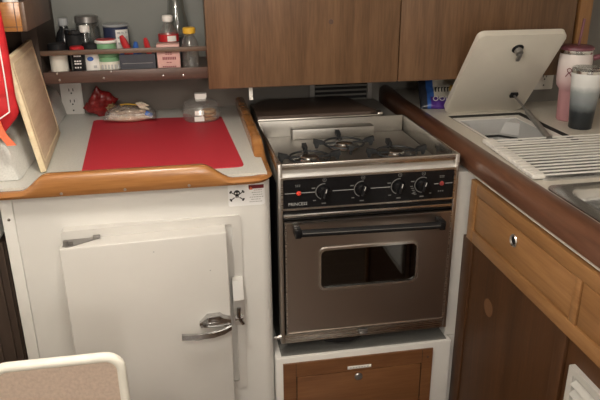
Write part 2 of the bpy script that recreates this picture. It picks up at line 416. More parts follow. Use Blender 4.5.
# latch
la=obj('latch_body',swing(loft(B(),[[Vector((x,y,z)) for (y,z) in ((DY,z0),(DY-d,z0+.003),(DY-d,z1-.003),(DY,z1))]
    for x,z0,z1,d in ((-.236,.132,.146,.006),(-.226,.130,.156,.012),(-.214,.132,.168,.020),(-.178,.133,.168,.020),(-.170,.131,.160,.018),(-.149,.127,.152,.016))])),LATCHM,dr,True,angle=.5)
obj('latch_cap',swing(box(B(),-.212,-.178,DY-.028,DY-.020,.152,.172,.003)),LATCHM,la,True)
pts=[(-.149,DY-.022,.128),(-.17,DY-.030,.123),(-.20,DY-.036,.121),(-.24,DY-.038,.122),(-.285,DY-.036,.126)]
obj('latch_handle',swing(loft(B(),[[Vector((p[0],p[1]-.004,p[2]-h)),Vector((p[0],p[1]+.004,p[2]-h)),Vector((p[0],p[1]+.004,p[2]+h)),Vector((p[0],p[1]-.004,p[2]+h))] for p,h in zip(pts,(.006,.007,.0075,.008,.0085))])),LATCHM,dr,True)
for x,z in ((-.230,.138),(-.207,.146)): obj('latch_screw',swing(lathe(B(),[(0,.003),(.004,.002),(.004,0)],M=XZ(x,DY-.014,z),n=10)),GRAYM,la,True)
# strike plate on the frame
st=obj('strike_plate',loft(B(),[[Vector((-.138,y,z)),Vector((-.108,y+.004,z)),Vector((-.108,-.0066,z)),Vector((-.138,-.0085,z))]
   for y,z in ((-.018,.243),(-.026,.239),(-.042,.185),(-.034,.160),(-.028,.135),(-.02,.094))]),SATIN,df,True,angle=.4)
b=B(); tube(b,[(-.136,-.048,.135),(-.114,-.046,.135)],.008); tube(b,[(-.124,-.046,.165),(-.126,-.050,.14),(-.114,-.046,.112)],.006); obj('strike_roller',b,LATCHM,st,True)
# warning sticker with a skull
sk=obj('warning_sticker',curl(prism(B(),rrect(.100,.062,.006),.0008,XZ(-.086,-.0001,.485))),STICK,fz)
Y=-.0012
M=XZ(-.112,Y,.488)
b=B(); 
prism(b,[(.0085*math.cos(t*PI/8),.004+.0085*math.sin(t*PI/8)) for t in range(16)],.0004,M); prism(b,rrect(.009,.010,.002),.0004,XZ(-.112,Y,.4835))
for s in (-1,1):
    tb=frame((-.112,Y,.484),(math.cos(s*.6),0,math.sin(s*.6)),(-math.sin(s*.6),0,math.cos(s*.6)))
    for side in (-1,1):
        prism(b,[(side*.008,-.0013),(side*.02,-.0013),(side*.02,.0013),(side*.008,.0013)][::side],.0003,tb)
        for q in (-1,1): disc(b,tb@Matrix.Translation((side*.0205,q*.002,0)),.0026,.0003,10)
obj('skull_and_crossbones',b,INK,sk)
b=B()
for s in (-1,1): disc(b,XZ(-.112+s*.0034,Y-.0004,.4915),.0024,.0002,10)
for k in range(3): box(b,-.1146+k*.0021,-.1136+k*.0021,Y-.0006,Y-.0004,.479,.4825)
obj('skull_eyes',b,PLASTIC,sk)
obj('warning_header',curl(prism(B(),[(-.080,.502),(-.0385,.502),(-.0385,.5125),(-.080,.5125)],.0003,XZ(0,Y,0))),REDINK,sk)
obj('warning_triangle',prism(B(),[(-.079,.4995),(-.069,.4995),(-.074,.509)],.0003,XZ(0,Y-.0003,0)),ORANGE,sk)
b=B()
for r,(x0,x1) in enumerate(((-.066,-.041),(-.072,-.040),(-.069,-.043),(-.078,-.039),(-.074,-.044),(-.079,-.040))):
    z=.4975-r*.0066; x=x0
    while x<x1-.003:
        w=R.uniform(.003,.007); box(b,x,min(x+w,x1),Y-.0003,Y,z-.0011,z+.0011); x+=w+.0016
obj('warning_lines',curl(b),GPRINT,sk)

# ------------------------------------------------------------------ left countertop with wooden fiddle
ct=thing('countertop','speckled pale left countertop edged with a curved honey-coloured wooden rim','countertop',(-.36,.4,.53))
b=B(); box(b,-.716,-.030,-.012,.799,.530,.550); obj('top_surface',b,LAM,ct)
def rim(path,tops,w=.032,zb=.5285,crown=.007):
    secs=[]; P=[Vector((p[0],p[1],0)) for p in path]
    for i,p in enumerate(P):
        d=(P[min(i+1,len(P)-1)]-P[max(i-1,0)]).normalized(); n=Vector((-d.y,d.x,0))   # n points to the inside
        zt=tops[i]; c=min(crown,(zt-zb)*.45)
        prof=[(0.003,zb),(0,zb+.004),(-.003,zb+(zt-zb)*.5),(0,zt-c),(c*.4,zt-c*.3),(c*1.3,zt),(w-c*1.3,zt),(w-c*.4,zt-c*.3),(w,zt-c),(w,zb)]
        secs.append([p+n*o+Vector((0,0,z)) for o,z in prof])
    return secs
path=[];tops=[]
LOW,HI=.545,.587
for i in range(61):
    x=-.745+i*(.745-.078)/60
    z=LOW+(HI-LOW)*smooth01((x+.655)/.07)*(1-smooth01((x+.205)/.085))
    path.append((x,-.042)); tops.append(z)
rc=.062
for i in range(1,13):
    a=-PI/2+PI/2*i/12; path.append((-.078+rc*math.cos(a),-.042+rc+rc*math.sin(a))); tops.append(LOW)
for i in range(1,31):
    y=.02+i*.77/30; path.append((-.016,y)); tops.append(LOW+(HI-LOW)*smooth01((y-.10)/.12))
rm=obj('wooden_rim',loft(B(),rim(path,tops)),TRIMW,ct,True,angle=.9)
for x in (-.553,-.398,-.237):
    obj('wood_plug',lathe(B(),[(0,.0008),(.003,.0008),(.004,0)],M=XZ(x,-.0448,.5375),n=12),BRONZE,rm,True)
mt=tag(obj('counter_mat',prism(B(),[(-.516,.03),(-.104,.045),(-.090,.05),(-.086,.062),(-.112,.625),(-.118,.636),(-.13,.64),(-.545,.668),(-.556,.66),(-.556,.65)],.003,Matrix.Translation((0,0,.5502))),REDMAT),
   'flat red rectangular mat covering most of the left countertop','mat')

# ------------------------------------------------------------------ cutting board
bA,bB=Vector((-.610,.093,.5515)),Vector((-.638,.494,.5515))
u=(bB-bA).normalized(); L=(bB-bA).length
upv=Vector((-.046,-.004,.302)); H=upv.length; upv=(upv-u*upv.dot(u)).normalized()
nb=upv.cross(u).normalized()
if nb.x<0: nb=-nb
M=Matrix((u,upv,nb)).transposed().to_4x4(); M.translation=bA-nb*.016+u*L/2+upv*(H/2+.003)
cb=thing('cutting_board','pale maple cutting board with a routed groove leaning on the left end of counter','cutting board',tuple(bA))
b=B(); box(b,-L/2,L/2,-H/2,H/2,0,.016,.004,2); bmesh.ops.transform(b,matrix=M,verts=b.verts); Mi=M.inverted(); obj('board',b,[BOARDW,BOARDE],cb,True,fi=lambda p:1 if abs((Mi@p).x)>L/2-.006 or abs((Mi@p).y)>H/2-.006 else 0)
b=B(); prism(b,rrect(L-.035,H-.035,.02),.0008,M@Matrix.Translation((0,0,.016)),rrect(L-.047,H-.047,.016)); obj('juice_groove',b,BOARDE,cb)

# ------------------------------------------------------------------ red pouch with strap
pc=thing('hanging_pouch','red fabric pouch with white outline print hanging at the left edge','pouch',(-.72,.0,.66))
cx,cy=-.742,.045
def pw(z): # half width at height
    t=(z-.665)/(1.05-.665)
    return .040+.052*smooth01(t*5.5)+.006*math.sin(t*PI)
secs=[]
for i in range(25):
    z=.665+.385*i/24; w=pw(z); d=.030*math.sin(min(1,max(.12,(z-.655)/.22))*PI/2)+.003*math.sin(i*1.7)
    secs.append([Vector((cx+.012*(1-smooth01((z-.665)/.12))+w*math.cos(a),cy+d*math.sin(a)*(1+.06*math.sin(3*a+i)),z)) for a in [2*PI*k/20 for k in range(20)]])
pb=obj('pouch_body',loft(B(),secs),RED,pc,True,angle=1.5)
b=B()
ol=[]
for i in range(3,25):
    z=.690+.36*i/24; w=pw(z); ol.append(Vector((cx+w*.86,cy-.031*.53-.004,z)))
tube(b,ol,.0018,5); tube(b,[ol[0],ol[0]+Vector((-.02,-.012,-.012)),ol[0]+Vector((-.05,-.014,-.012))],.0018,5)
for z in (.755,.79,.835,.87,.905,.94): tube(b,[(cx+.058,cy-.031,z),(cx+.062,cy-.030,z+.016),(cx+.054,cy-.032,z+.012)],.0015,5)
for z in (.77,.85,.92): tube(b,[(cx+.04,cy-.034,z),(cx+.054,cy-.032,z+.004),(cx+.044,cy-.034,z+.02)],.0012,5)
obj('white_printing',b,WPRINT,pb)
b=B(); loft(b,[[Vector((x-w,y-.001,z)),Vector((x+w,y-.001,z)),Vector((x+w,y+.001,z)),Vector((x-w,y+.001,z))] for x,y,z,w in ((-.694,.030,.712,.008),(-.688,.014,.700,.009),(-.678,.002,.682,.010),(-.664,-.004,.664,.011),(-.660,-.006,.658,.011))])
loft(b,[[Vector((x-w,y-.001,z)),Vector((x+w,y-.001,z)),Vector((x+w,y+.001,z)),Vector((x-w,y+.001,z))] for x,y,z,w in ((-.698,.030,.712,.008),(-.708,.018,.69,.009),(-.722,.010,.672,.009))])
obj('strap',b,ORANGE,pc)
obj('hanging_loop',tube(B(),[(cx-.01,cy+.02,1.05),(cx-.01,.12,1.10),(cx,.198,1.12)],.004,6),RED,pc,True)

# ------------------------------------------------------------------ dovetailed wooden tray shelf, upper left
ts=thing('wooden_tray_shelf','small wooden tray shelf with jointed corner at the upper left','shelf',(-.75,.3,.914))
b=B(); box(b,-.86,-.632,.17,.182,.912,.985,.002); obj('front_rail',b,TRIMW,ts,True)
b=B(); box(b,-.632,-.620,.17,.4995,.912,.985,.002); obj('side_rail',b,RAILW,ts,True)
b=B(); box(b,-.86,-.633,.183,.4995,.914,.922); obj('tray_bottom',b,CABX,ts)
b=B(); box(b,-.646,-.644,.1693,.1705,.912,.985); box(b,-.70,-.632,.1693,.1705,.923,.9245); obj('joint_line',b,DARKX,ts)
w=tag(obj('storage_jar',lathe(B(),[(0,0),(.018,0),(.02,.004),(.02,.075),(.014,.085),(.014,.10),(0,.10)],(-.668,.24,.9222),n=16),PLASTIC,smooth=True),'small white jar in the wooden tray shelf at upper left','jar')

# ------------------------------------------------------------------ spice niche shelf
sf=thing('niche_shelf','dark brown shelf with a slim wooden guard rail, in the upper left niche','shelf',(-.41,.65,.717))
obj('shelf_board',box(B(),-.667,-.150,.512,.799,.717,.742),DARKX,sf)
fb=obj('front_board',box(B(),-.667,-.150,.498,.5115,.715,.752,.002),DARKX,sf,True)
obj('guard_rail',box(B(),-.667,-.150,.498,.508,.803,.818,.002),RAILW,sf,True)
for x,z in ((-.62,.727),(-.625,.747),(-.485,.728),(-.46,.748),(-.235,.727),(-.30,.728)):
    obj('screw',lathe(B(),[(0,.002),(.003,.0015),(.004,0)],M=XZ(x,.498,z),n=10),CHROME,fb,True)
SZ=.7425
GR='stacked green tubs on the niche shelf'
def jar(name,label,cat,x,y,r,parts,group=None,n=24,z=SZ):
    """parts: (name, material, profile) ; profile z from the shelf up"""
    if name=='spice_jar': group='spice jars on the niche shelf'
    if name=='green_tub': group=GR
    if name=='clear_bottle': group='clear bottles on the niche shelf'
    t=thing(name,label,cat,(x,y,z),group)
    made={}
    for p in parts:
        nm,m,prof=p[:3]; par=made.get(p[3]) if len(p)>3 else t
        made[nm]=obj(nm,lathe(B(),prof,(x,y,z+.0003),n=n),m,par,True)
    return t
def cylp(r,z0,z1,e=.003): return [(0,z0),(r-e,z0),(r,z0+e),(r,z1-e),(r-e,z1),(0,z1)]
def band(r,z0,z1): return [(r,z0),(r+.0006,z0),(r+.0006,z1),(r,z1)]
jar('spice_jar','spice jar with cream label and dark lid at the left end of niche shelf','jar',-.625,.56,.028,
   [('jar_body',CREAM,cylp(.028,0,.058)),('lid',BLACKM,cylp(.029,.058,.092))])
t=jar('spice_jar','black spice jar with white lettering behind the guard rail, beside the cream-labelled jar','jar',-.562,.545,.023,
   [('jar_body',DKJAR,cylp(.024,0,.062)),('lid',REDP,cylp(.0235,.062,.082))])
b=B()
for k,(z,w) in enumerate(((.052,.020),(.036,.016),(.028,.018),(.016,.012))): 
    for q in range(3): box(b,-.572+q*.0075,-.572+q*.0075+w/3,.5195,.522,SZ+z,SZ+z+.004)
obj('label_lettering',b,WPRINT,t)
t=jar('spice_jar','white-labelled spice jar with blue emblem and black lid on niche shelf','jar',-.520,.555,.026,
   [('jar_body',PLASTIC,cylp(.027,0,.060)),('lid',BLACKM,cylp(.028,.060,.090))])
b=B(); prism(b,[(.010*math.cos(i*PI/8),.007*math.sin(i*PI/8)) for i in range(16)],.001,XZ(-.523,.5278,SZ+.043)); obj('blue_emblem',b,BLUE,t)
obj('emblem_mark',box(B(),-.515,-.505,.5275,.529,SZ+.014,SZ+.022),GPRINT,t)
t=jar('tall_bottle','tall dark bottle with grey cap at the back left of the niche shelf','bottle',-.618,.68,.03,
   [('bottle_body',DKJAR,[(0,0),(.028,.0),(.030,.004),(.030,.092),(.023,.112),(.014,.124),(.013,.132),(0,.132)]),('cap',GREYCAP,cylp(.0165,.132,.158))])
jar('dark_canister','black cylindrical canister in the niche between grey-capped bottle and white-capped bottle','jar',-.575,.615,.03,
   [('canister_body',BLACKM,cylp(.031,0,.112)),('lid',DKJAR,cylp(.032,.112,.128))])
jar('small_bottle','slim clear bottle with white cap on niche shelf before the big glass jar','bottle',-.541,.60,.014,
   [('bottle_body',CLEARJ,[(0,0),(.014,0),(.015,.003),(.015,.098),(.011,.108),(.010,.118),(0,.118)]),('cap',PLASTIC,cylp(.0165,.118,.140)),('contents',CREAM,cylp(.0125,.002,.05))])
jar('glass_jar','large clear glass jar with metal screw lid at the back of the niche shelf','jar',-.545,.705,.045,
   [('jar_body',CLEARJ,[(0,0),(.038,0),(.041,.005),(.041,.118),(.036,.134),(.035,.144),(0,.144)]),('lid',GRAYM,cylp(.039,.138,.162)),('contents',DKF,cylp(.037,.004,.07))])
GR='stacked green tubs on the niche shelf'
jar('green_tub','lower green tub with a white picture band, under another green tub on niche shelf','tub',-.468,.553,.033,
   [('tub_body',GREEN,cylp(.033,0,.046)),('picture_band',CREAM,band(.0331,.006,.032)),('lid',GREEN,cylp(.0345,.046,.058))])
b=B(); 
for q in range(-2,4): box(b,-.470+q*.010,-.465+q*.010,.5180+abs(q-.3)*.0012,.5205+abs(q-.3)*.002,SZ+.010,SZ+.024)
bb=obj('band_pictures',b,GPRINT,bpy.data.objects['green_tub'])
jar('green_tub','upper green tub with white rim and red top, stacked on another green tub','tub',-.473,.553,.033,
   [('tub_body',GREEN,cylp(.032,0,.030)),('lid_rim',PLASTIC,cylp(.0355,.030,.040)),('lid_top',REDP,cylp(.030,.040,.042,.0005))],z=SZ+.0585)
t=jar('salt_canister','navy and white cardboard canister with grey top at the back of niche shelf','canister',-.452,.70,.04,
   [('canister_body',NAVY,cylp(.042,0,.124)),('lid',GREYCAP,cylp(.0435,.124,.133))])
b=B(); secs=[]
for i in range(9):
    a=-PI/2+.05+i*1.2/8; secs.append([Vector((-.452+r*math.cos(a),.70+r*math.sin(a),SZ+z)) for r,z in ((.0422,.02),(.0428,.02),(.0428,.117),(.0422,.117))])
loft(b,secs); lb=obj('white_label',b,PLASTIC,t,True)
b=B()
for z in (.05,.07,.088,.104): 
    for i in range(3):
        a=-PI/2+.3+i*.28; box(b,-.452+.0432*math.cos(a)-.005,-.452+.0432*math.cos(a)+.005,.70+.0432*math.sin(a)-.0015,.70+.0432*math.sin(a)+.001,SZ+z,SZ+z+.006)
obj('label_print',b,GPRINT,lb)
# open bin with red and blue handled tools
bn=thing('storage_bin','low open navy bin holding red and blue handles on the niche shelf','bin',(-.375,.56,SZ))
b=B(); box(b,-.432,-.320,.512,.516,SZ+.0005,SZ+.055); box(b,-.432,-.320,.606,.610,SZ+.0005,SZ+.055); box(b,-.432,-.428,.516,.606,SZ+.0005,SZ+.055); box(b,-.324,-.320,.516,.606,SZ+.0005,SZ+.055); box(b,-.428,-.324,.516,.606,SZ+.0005,SZ+.004); obj('bin_body',b,DARKP,bn)
obj('bin_seam',box(B(),-.424,-.328,.5112,.512,SZ+.026,SZ+.0275),GRAYM,bn)
def handle(label,mt,p,q,r,nm='handled_tool'):
    p=Vector(p);q=Vector(q); pts=[p.lerp(q,i/6) for i in range(7)]
    return tag(obj(nm,tube(B(),pts,[r*.6,r*.9,r,r,r*1.05,r,r*.55],8),mt,smooth=True,loc=p),label,'tool','handled tools in the navy bin')
handle('red handled tool with white stripe leaning left in the navy bin',REDP,(-.385,.555,SZ+.006),(-.425,.57,SZ+.108),.011)
handle('dark red tool lying low at the left of the navy bin',REDP,(-.42,.55,SZ+.006),(-.405,.585,SZ+.075),.009)
handle('blue capped marker standing in the middle of the navy bin',BLUE,(-.388,.59,SZ+.006),(-.382,.59,SZ+.085),.009,'marker')
handle('blue handled tool with its end over the front of the navy bin',BLUE,(-.36,.552,SZ+.006),(-.374,.53,SZ+.064),.008)
handle('red handled tool leaning at the right end of the navy bin',REDP,(-.332,.56,SZ+.006),(-.350,.575,SZ+.098),.009)
handle('small blue tool at the left corner of navy bin',BLUE,(-.415,.53,SZ+.006),(-.424,.526,SZ+.064),.007)
# pink carton, bottles
pk=thing('salt_carton','pink carton with dark red print on the niche shelf, before the water bottle','carton',(-.276,.545,SZ))
obj('carton_body',box(B(),-.314,-.241,.515,.572,SZ+.0004,SZ+.082,.002),PINKBOX,pk,True)
b=B()
for z,w,h in ((.066,.012,.008),(.056,.022,.003),(.050,.022,.003),(.024,.018,.003),(.010,.044,.004)): 
    n=max(2,int(w/.006))
    for i in range(n): box(b,-.276-w/2+i*w/n,-.276-w/2+(i+.75)*w/n,.5143,.515,SZ+z,SZ+z+h)
for i in range(8): box(b,-.297+i*.0055,-.297+i*.0055+.004,.5143,.515,SZ+.034,SZ+.043)
obj('carton_print',b,PINKINK,pk)
def bottle_prof(r,h,nr): return [(0,0),(r*.9,0),(r,.006),(r*.96,h*.25),(r,h*.3),(r*.95,h*.45),(r,h*.62),(r*.86,h*.78),(nr*1.3,h*.93),(nr,h*.96),(nr,h),(0,h)]
t=jar('water_bottle','clear plastic bottle with white cap and red band behind the pink carton','bottle',-.275,.625,.032,
   [('bottle_body',CLEAR,bottle_prof(.033,.142,.013)),('cap',PLASTIC,cylp(.0175,.142,.164)),('label_band',REDP,band(.0338,.080,.104))])
b=B(); secs=[]
for i in range(7):
    a=-PI/2-.1+i*.9/6; secs.append([Vector((-.275+r*math.cos(a),.625+r*math.sin(a),SZ+z)) for r,z in ((.0345,.082),(.035,.082),(.035,.100),(.0345,.100))])
loft(b,secs); obj('white_label',b,PLASTIC,t)
jar('clear_bottle','clear plastic bottle with yellow cap at the right end of niche shelf','bottle',-.207,.555,.027,
   [('bottle_body',CLEAR,bottle_prof(.028,.110,.013)),('cap',YELLOW,cylp(.0205,.110,.130))])
jar('clear_bottle','tall clear bottle at the back of niche, between white-capped and yellow-capped bottles','bottle',-.245,.71,.03,
   [('bottle_body',CLEARJ,[(0,0),(.036,0),(.038,.005),(.038,.13),(.030,.17),(.026,.22),(.014,.235),(.013,.245),(0,.245)]),('contents',DKF,cylp(.034,.005,.085))])

# ------------------------------------------------------------------ outlets
def outlet(label,x,y,z,face=True):
    t=thing('power_outlet',label,'outlet',(x,y,z),'double wall outlets')
    pl=obj('cover_plate',prism(B(),rrect(.074,.116,.004),.006,XZ(x,y-.0002,z),bev=.002),PLASTIC,t,True)
    for dz in (.0285,-.012):
        so=obj('socket',prism(B(),rrect(.034,.030,.010),.002,XZ(x,y-.0062,z+dz)),PLASTIC,pl)
        b=B()
        for dx in (-.007,.007): box(b,x+dx-.0015,x+dx+.0015,y-.0088,y-.0082,z+dz,z+dz+.010)
        disc(b,XZ(x,y-.0082,z+dz-.007),.003,.0006,10); obj('slot',b,INK,so)
    obj('screw',lathe(B(),[(0,.001),(.003,.001),(.003,0)],M=XZ(x,y-.0062,z-.042),n=8),INK,pl)
    return t
outlet('white double wall outlet between the cutting board and red bag',-.641,.80,.606)
outlet('dim outlet on the right wall behind the raised hatch lid',1.10,.60,.665)

# ------------------------------------------------------------------ bags and container on the mat
rb=thing('snack_bag','crinkled dark red bag standing against back wall beside the outlet','bag',(-.525,.745,.5502))
b=B(); pillow(b,Matrix.Translation((-.535,.735,.597))@Matrix.Rotation(math.radians(-75),4,'X')@Matrix.Rotation(.6,4,'Z')@Matrix.Rotation(PI,4,'X'),.044,.052,.026,seed=4,wr=.004,flat=1,e=1.7)
for v_ in b.verts: v_.co.z=max(v_.co.z,.5505); v_.co.y=min(v_.co.y,.796)
obj('bag_body',b,mat('dark_red_film',(.25,.018,.018),.25,var=.35,vscale=50,bump=.8,bscale=70),rb,True,angle=2)
b=B(); pillow(b,Matrix.Translation((-.497,.705,.588))@Matrix.Rotation(1.2,4,'X')@Matrix.Rotation(.6,4,'Z'),.016,.012,.009,seed=6,wr=.003,flat=1); obj('clear_top',b,mat('gold_foil',(.50,.36,.20),.2,metal=.5,var=.5,vscale=150),rb,True)
bg=thing('bread_bag','clear bag of flat bread rounds with blue tag lying on the red mat','bag',(-.43,.645,.5535))
lo=B(); lathe(lo,[(0,0),(.068,.002),(.076,.008),(.076,.014),(.068,.020),(0,.022)],M=Matrix.Translation((-.428,.650,.5545))@Matrix.Scale(.62,4,(0,1,0)),n=28); obj('flat_bread',lo,BREAD,bg,True)
lo=B(); lathe(lo,[(0,0),(.062,.002),(.070,.008),(.062,.014),(0,.016)],M=Matrix.Translation((-.430,.652,.577))@Matrix.Scale(.6,4,(0,1,0)),n=28); obj('flat_bread',lo,BREAD,bg,True)
b=B(); pillow(b,Matrix.Translation((-.428,.650,.568)),.088,.056,.031,seed=9,wr=.005,flat=.40); 
obj('clear_bag',b,clear('bag_film',(.96,.95,.93),.22,.15,.14,.8),bg,True,angle=2)
b=B()
for k in range(7):
    a=R.uniform(-.6,2.6); p=Vector((-.392,.632,.600)); tube(b,[p,p+Vector((.018*math.cos(a),-.006,.012*math.sin(a)+.004)),p+Vector((.034*math.cos(a),-.008+R.uniform(-.01,.01),.016*math.sin(a)))],[.004,.006,.002],6)
obj('twisted_end',b,mat('crinkled_film',(.62,.55,.44),.25,var=.25,vscale=150),bg,True)
obj('blue_tag',box(B(),-.013,.013,-.002,.002,-.008,.008,.0015,M=Matrix.Translation((-.362,.606,.580))@Matrix.Rotation(.5,4,'Y')@Matrix.Rotation(-.5,4,'X')),BLUE,bg,True)
obj('yellow_tie',tube(B(),[(-.46,.66,.606),(-.43,.65,.609),(-.40,.64,.606)],.004,6,ry=.002),YELLOW,bg,True)
pcx,pcy=-.183,.605
ptb=thing('food_container','clear plastic domed tub with white label strips and brown cookies inside','container',(pcx,pcy,.5535))
obj('tub_shell',lathe(B(),[(0,.0),(.058,.0),(.062,.004),(.066,.028),(.068,.030),(.066,.034),(.060,.056),(.046,.068),(.018,.073),(0,.073)],(pcx,pcy,.5538),n=36),TUBP,ptb,True)
b=B()
for k in range(36):
    a=2*PI*k/36; lathe(b,[(0,.0025),(.0025,0),(0,-.0025)],(pcx+.056*math.cos(a),pcy+.056*math.sin(a),.5535+.060),n=6)
obj('ribbed_rim',b,TUBP,ptb,True)
for k in range(3): obj('cookie',lathe(B(),[(0,0),(.022,0),(.026,.005),(.022,.010),(0,.011)],(pcx+.026,pcy-.02,.557+k*.0125),n=18),COOKIE,ptb,True)
b=B(); box(b,pcx-.025,pcx+.008,pcy-.066,pcy-.0645,.562,.578); box(b,pcx-.023,pcx+.008,pcy-.0635,pcy-.062,.582,.598); obj('white_label',b,PLASTIC,ptb)
lid=obj('lid_tab',loft(B(),[[Vector((pcx+x,pcy+y,.5535+z)) for x,y in ((-.018,-.012),(.018,-.012),(.018,.012),(-.018,.012))] for z in (.0735,.077)]+[[Vector((pcx+x,pcy+y,.5535+z)) for x,y in ((-.019,-.012),(.021,-.012),(.021,.012),(-.019,.012))] for z in (.079,.092)]),PLASTIC,ptb)

# ------------------------------------------------------------------ wall cabinet
CY=.42
wc=thing('wall_cabinet','teak wall cabinet with plain flat doors above the stove','cabinet',(.38,.55,.695))
b=B(); box(b,-.150,-.001,.440,.796,.705,CZ-.002); box(b,-.001,.999,.440,.948,.705,CZ-.002); box(b,.999,1.095,.440,.599,.705,CZ-.002); obj('body',b,CABX,wc)
obj('door',box(B(),-.157,.4655,CY,.4395,.693,CZ-.004,.003),CABW,wc,True)
obj('door',box(B(),.4685,1.082,CY,.4395,.693,CZ-.004,.003),CABW,wc,True)
obj('end_stile',box(B(),1.096,1.142,CY,.599,.70,CZ-.004,.003),GOLDZ,wc,True)
b=B(); lathe(b,[(0,.0012),(.0075,.001),(.008,0)],M=XZ(.238,CY,.892),n=14); obj('knot_plug',b,DARKX,wc)
b=B(); box(b,-.028,-.016,.445,.449,.655,.706); box(b,-.028,-.016,.432,.449,.651,.656); obj('hook',b,PLASTIC,wc)

# ------------------------------------------------------------------ stove
W,D,SH=.52,.487,.565
sv=thing('stove','stainless steel galley stove with three burners and oven','stove',(.26,.24,0))
b=B(); box(b,.003,W-.003,.022,D-.002,.030,.50); obj('body',b,BLACKM,sv)
# corner posts and rails
b=B(); box(b,0,.012,-.002,.030,.0,SH,.0015)
obj('front_post',b,POSTM,sv,True)
b=B(); box(b,W-.012,W,-.002,.030,.0,SH,.0015); obj('front_post',b,POSTM,sv,True)
b=B(); box(b,0,.008,.031,D,.50,SH-.001,.0015); obj('side_rail',b,STEELY,sv,True)
b=B(); box(b,W-.008,W,.031,D,.50,SH-.001,.0015); obj('side_rail',b,STEELY,sv,True)
b=B(); box(b,.009,W-.009,D-.008,D,.50,SH-.001,.0015); obj('back_rail',b,COOKT,sv,True)
b=B(); box(b,.0125,W-.0125,-.001,.006,SH-.018,SH,.0015); obj('front_rail',b,STEELX,sv,True)
# cooktop pan
b=B(); box(b,.009,W-.009,.034,D-.009,.502,.508); cp=obj('cooktop',b,COOKT,sv)
b=B(); loft(b,[[Vector((x,.002,.526)),Vector((x,.0225,.5485)),Vector((x,.0335,.5485)),Vector((x,.0335,.5085)),Vector((x,.002,.5245))] for x in (.0125,W-.0125)]); obj('front_lip',b,SATIN,cp)
b=B(); box(b,.112,.395,.432,D-.009,.5085,.543,.002); obj('rear_flue_box',b,COOKT,cp,True)
def burner(x,y,s=1.0):
    z=.5082
    bn=obj('burner',lathe(B(),[(0,0),(.046*s,0),(.050*s,.002),(.046*s,.005),(.034*s,.006),(.030*s,.009),(.024*s,.011),(0,.011)],(x,y,z),n=28),SINKM,sv,True)
    obj('burner_cap',lathe(B(),[(0,.011),(.024*s,.011),(.026*s,.014),(.022*s,.017),(0,.018)],(x,y,z+.0002),n=24),SINKM,bn,True)
    g=B()
    tube(g,[(x+.062*s*math.cos(2*PI*i/32),y+.062*s*math.sin(2*PI*i/32),z+.013) for i in range(32)],.0035,8,closed=True)
    for k in range(4):
        a=k*PI/2; c,sn=math.cos(a),math.sin(a)
        Mx=frame((x,y,z),(c,sn,0),(0,0,1))
        pr=[(.028*s,.017),(.058*s,.017),(.068*s,.025),(.094*s,.031),(.096*s,.022),(.090*s,.0005),(.082*s,.0005),(.078*s,.011),(.028*s,.012)]
        prism(g,pr,.005,Mx@Matrix.Translation((0,0,-.0025)))
        pr2=[(.066*s,.024),(.094*s,.031),(.096*s,.016),(.070*s,.013)]
        prism(g,pr2,.014,Mx@Matrix.Translation((0,0,-.007)))
    obj('pot_grate',g,IRON,bn,True)
burner(.124,.192); burner(.262,.322,1.05); burner(.397,.192)
# control panel
cpn=obj('control_panel',box(B(),.0135,W-.0135,-.004,.020,.434,.524),BLACK,sv)
b=B(); prism(b,rrect(W-.018,.095,.002),.003,XZ(W/2-.001,-.0035,.4795),rrect(W-.028,.085,.0015)); obj('panel_bezel',b,STEELX,cpn)
PY=-.0042
def knob(x,z,oven=False):
    M=XZ(x,PY,z)
    k=obj('knob',lathe(B(),[(0,.016),(.013,.016),(.0155,.012),(.0175,.003),(.0175,0),(0,0)],M=M,n=28),BLACK,cpn,True)
    obj('knob_grip',box(B(),-.0028,.0028,-.0145,.0145,.0155,.024,.0012,M=M@Matrix.Rotation(-.25,4,'Z')),BLACKM,k,True)
    obj('pointer',box(B(),-.0009,.0009,.003,.0142,.0241,.0246,M=M@Matrix.Rotation(-.25,4,'Z')),WPRINT,k)
    b=B(); a0,a1=(math.radians(80),math.radians(250)) if not oven else (math.radians(60),math.radians(270))
    tube(b,arc(M@Matrix.Translation((0,0,.0004)),.0225,a0,a1,20),.0012,5); 
    box(b,x-.006,x+.006,PY-.0004,PY,z-.0365,z-.0335)
    box(b,x-.030,x-.022,PY-.0004,PY,z-.026,z-.0235); box(b,x-.034,x-.024,PY-.0004,PY,z+.010,z+.013)
    if oven:
        for i in range(5): box(b,x-.036+i*.003,x-.028+i*.003,PY-.0004,PY,z-.004-i*.006,z-.002-i*.006)
        box(b,x+.022,x+.028,PY-.0004,PY,z-.028,z-.0255)
    obj('dial_marks',b,DIMP,cpn)
    b=B(); tube(b,arc(XZ(x+.002,PY-.0004,z+.0335),.005,0,2*PI,14),.0006,4); disc(b,XZ(x+.002,PY,z+.0335),.0015,.0004,8); obj('burner_symbol',b,DIMP,cpn)
for x in (.127,.236,.343): knob(x,.481)
knob(.412,.481,True)
z=.481
for x0,x1 in ((.018,.048),(.064,.102),(.152,.212),(.261,.318),(.447,.460),(.480,.502)): obj('panel_stripe',box(B(),x0,x1,PY-.0004,PY,z-.0008,z+.0008),GPRINT,cpn)
obj('indicator_light',lathe(B(),[(0,.005),(.005,.004),(.007,0),(0,0)],M=XZ(.057,PY,.480),n=16),REDLED,cpn,True)
obj('indicator_light',lathe(B(),[(0,.005),(.005,.004),(.007,0),(0,0)],M=XZ(.470,PY,.481),n=16),REDLED2,cpn,True)
b=B()
for x in (.055,.470):
    for dz,w in ((.022,.016),(.018,.014)):
        for i in range(3): box(b,x-w/2+i*w/3,x-w/2+(i+.7)*w/3,PY-.0004,PY,z+dz,z+dz+.002)
for i in range(3): box(b,.460+i*.006,.464+i*.006,PY-.0004,PY,z-.024,z-.021)
obj('indicator_caption',b,DIMP,cpn)
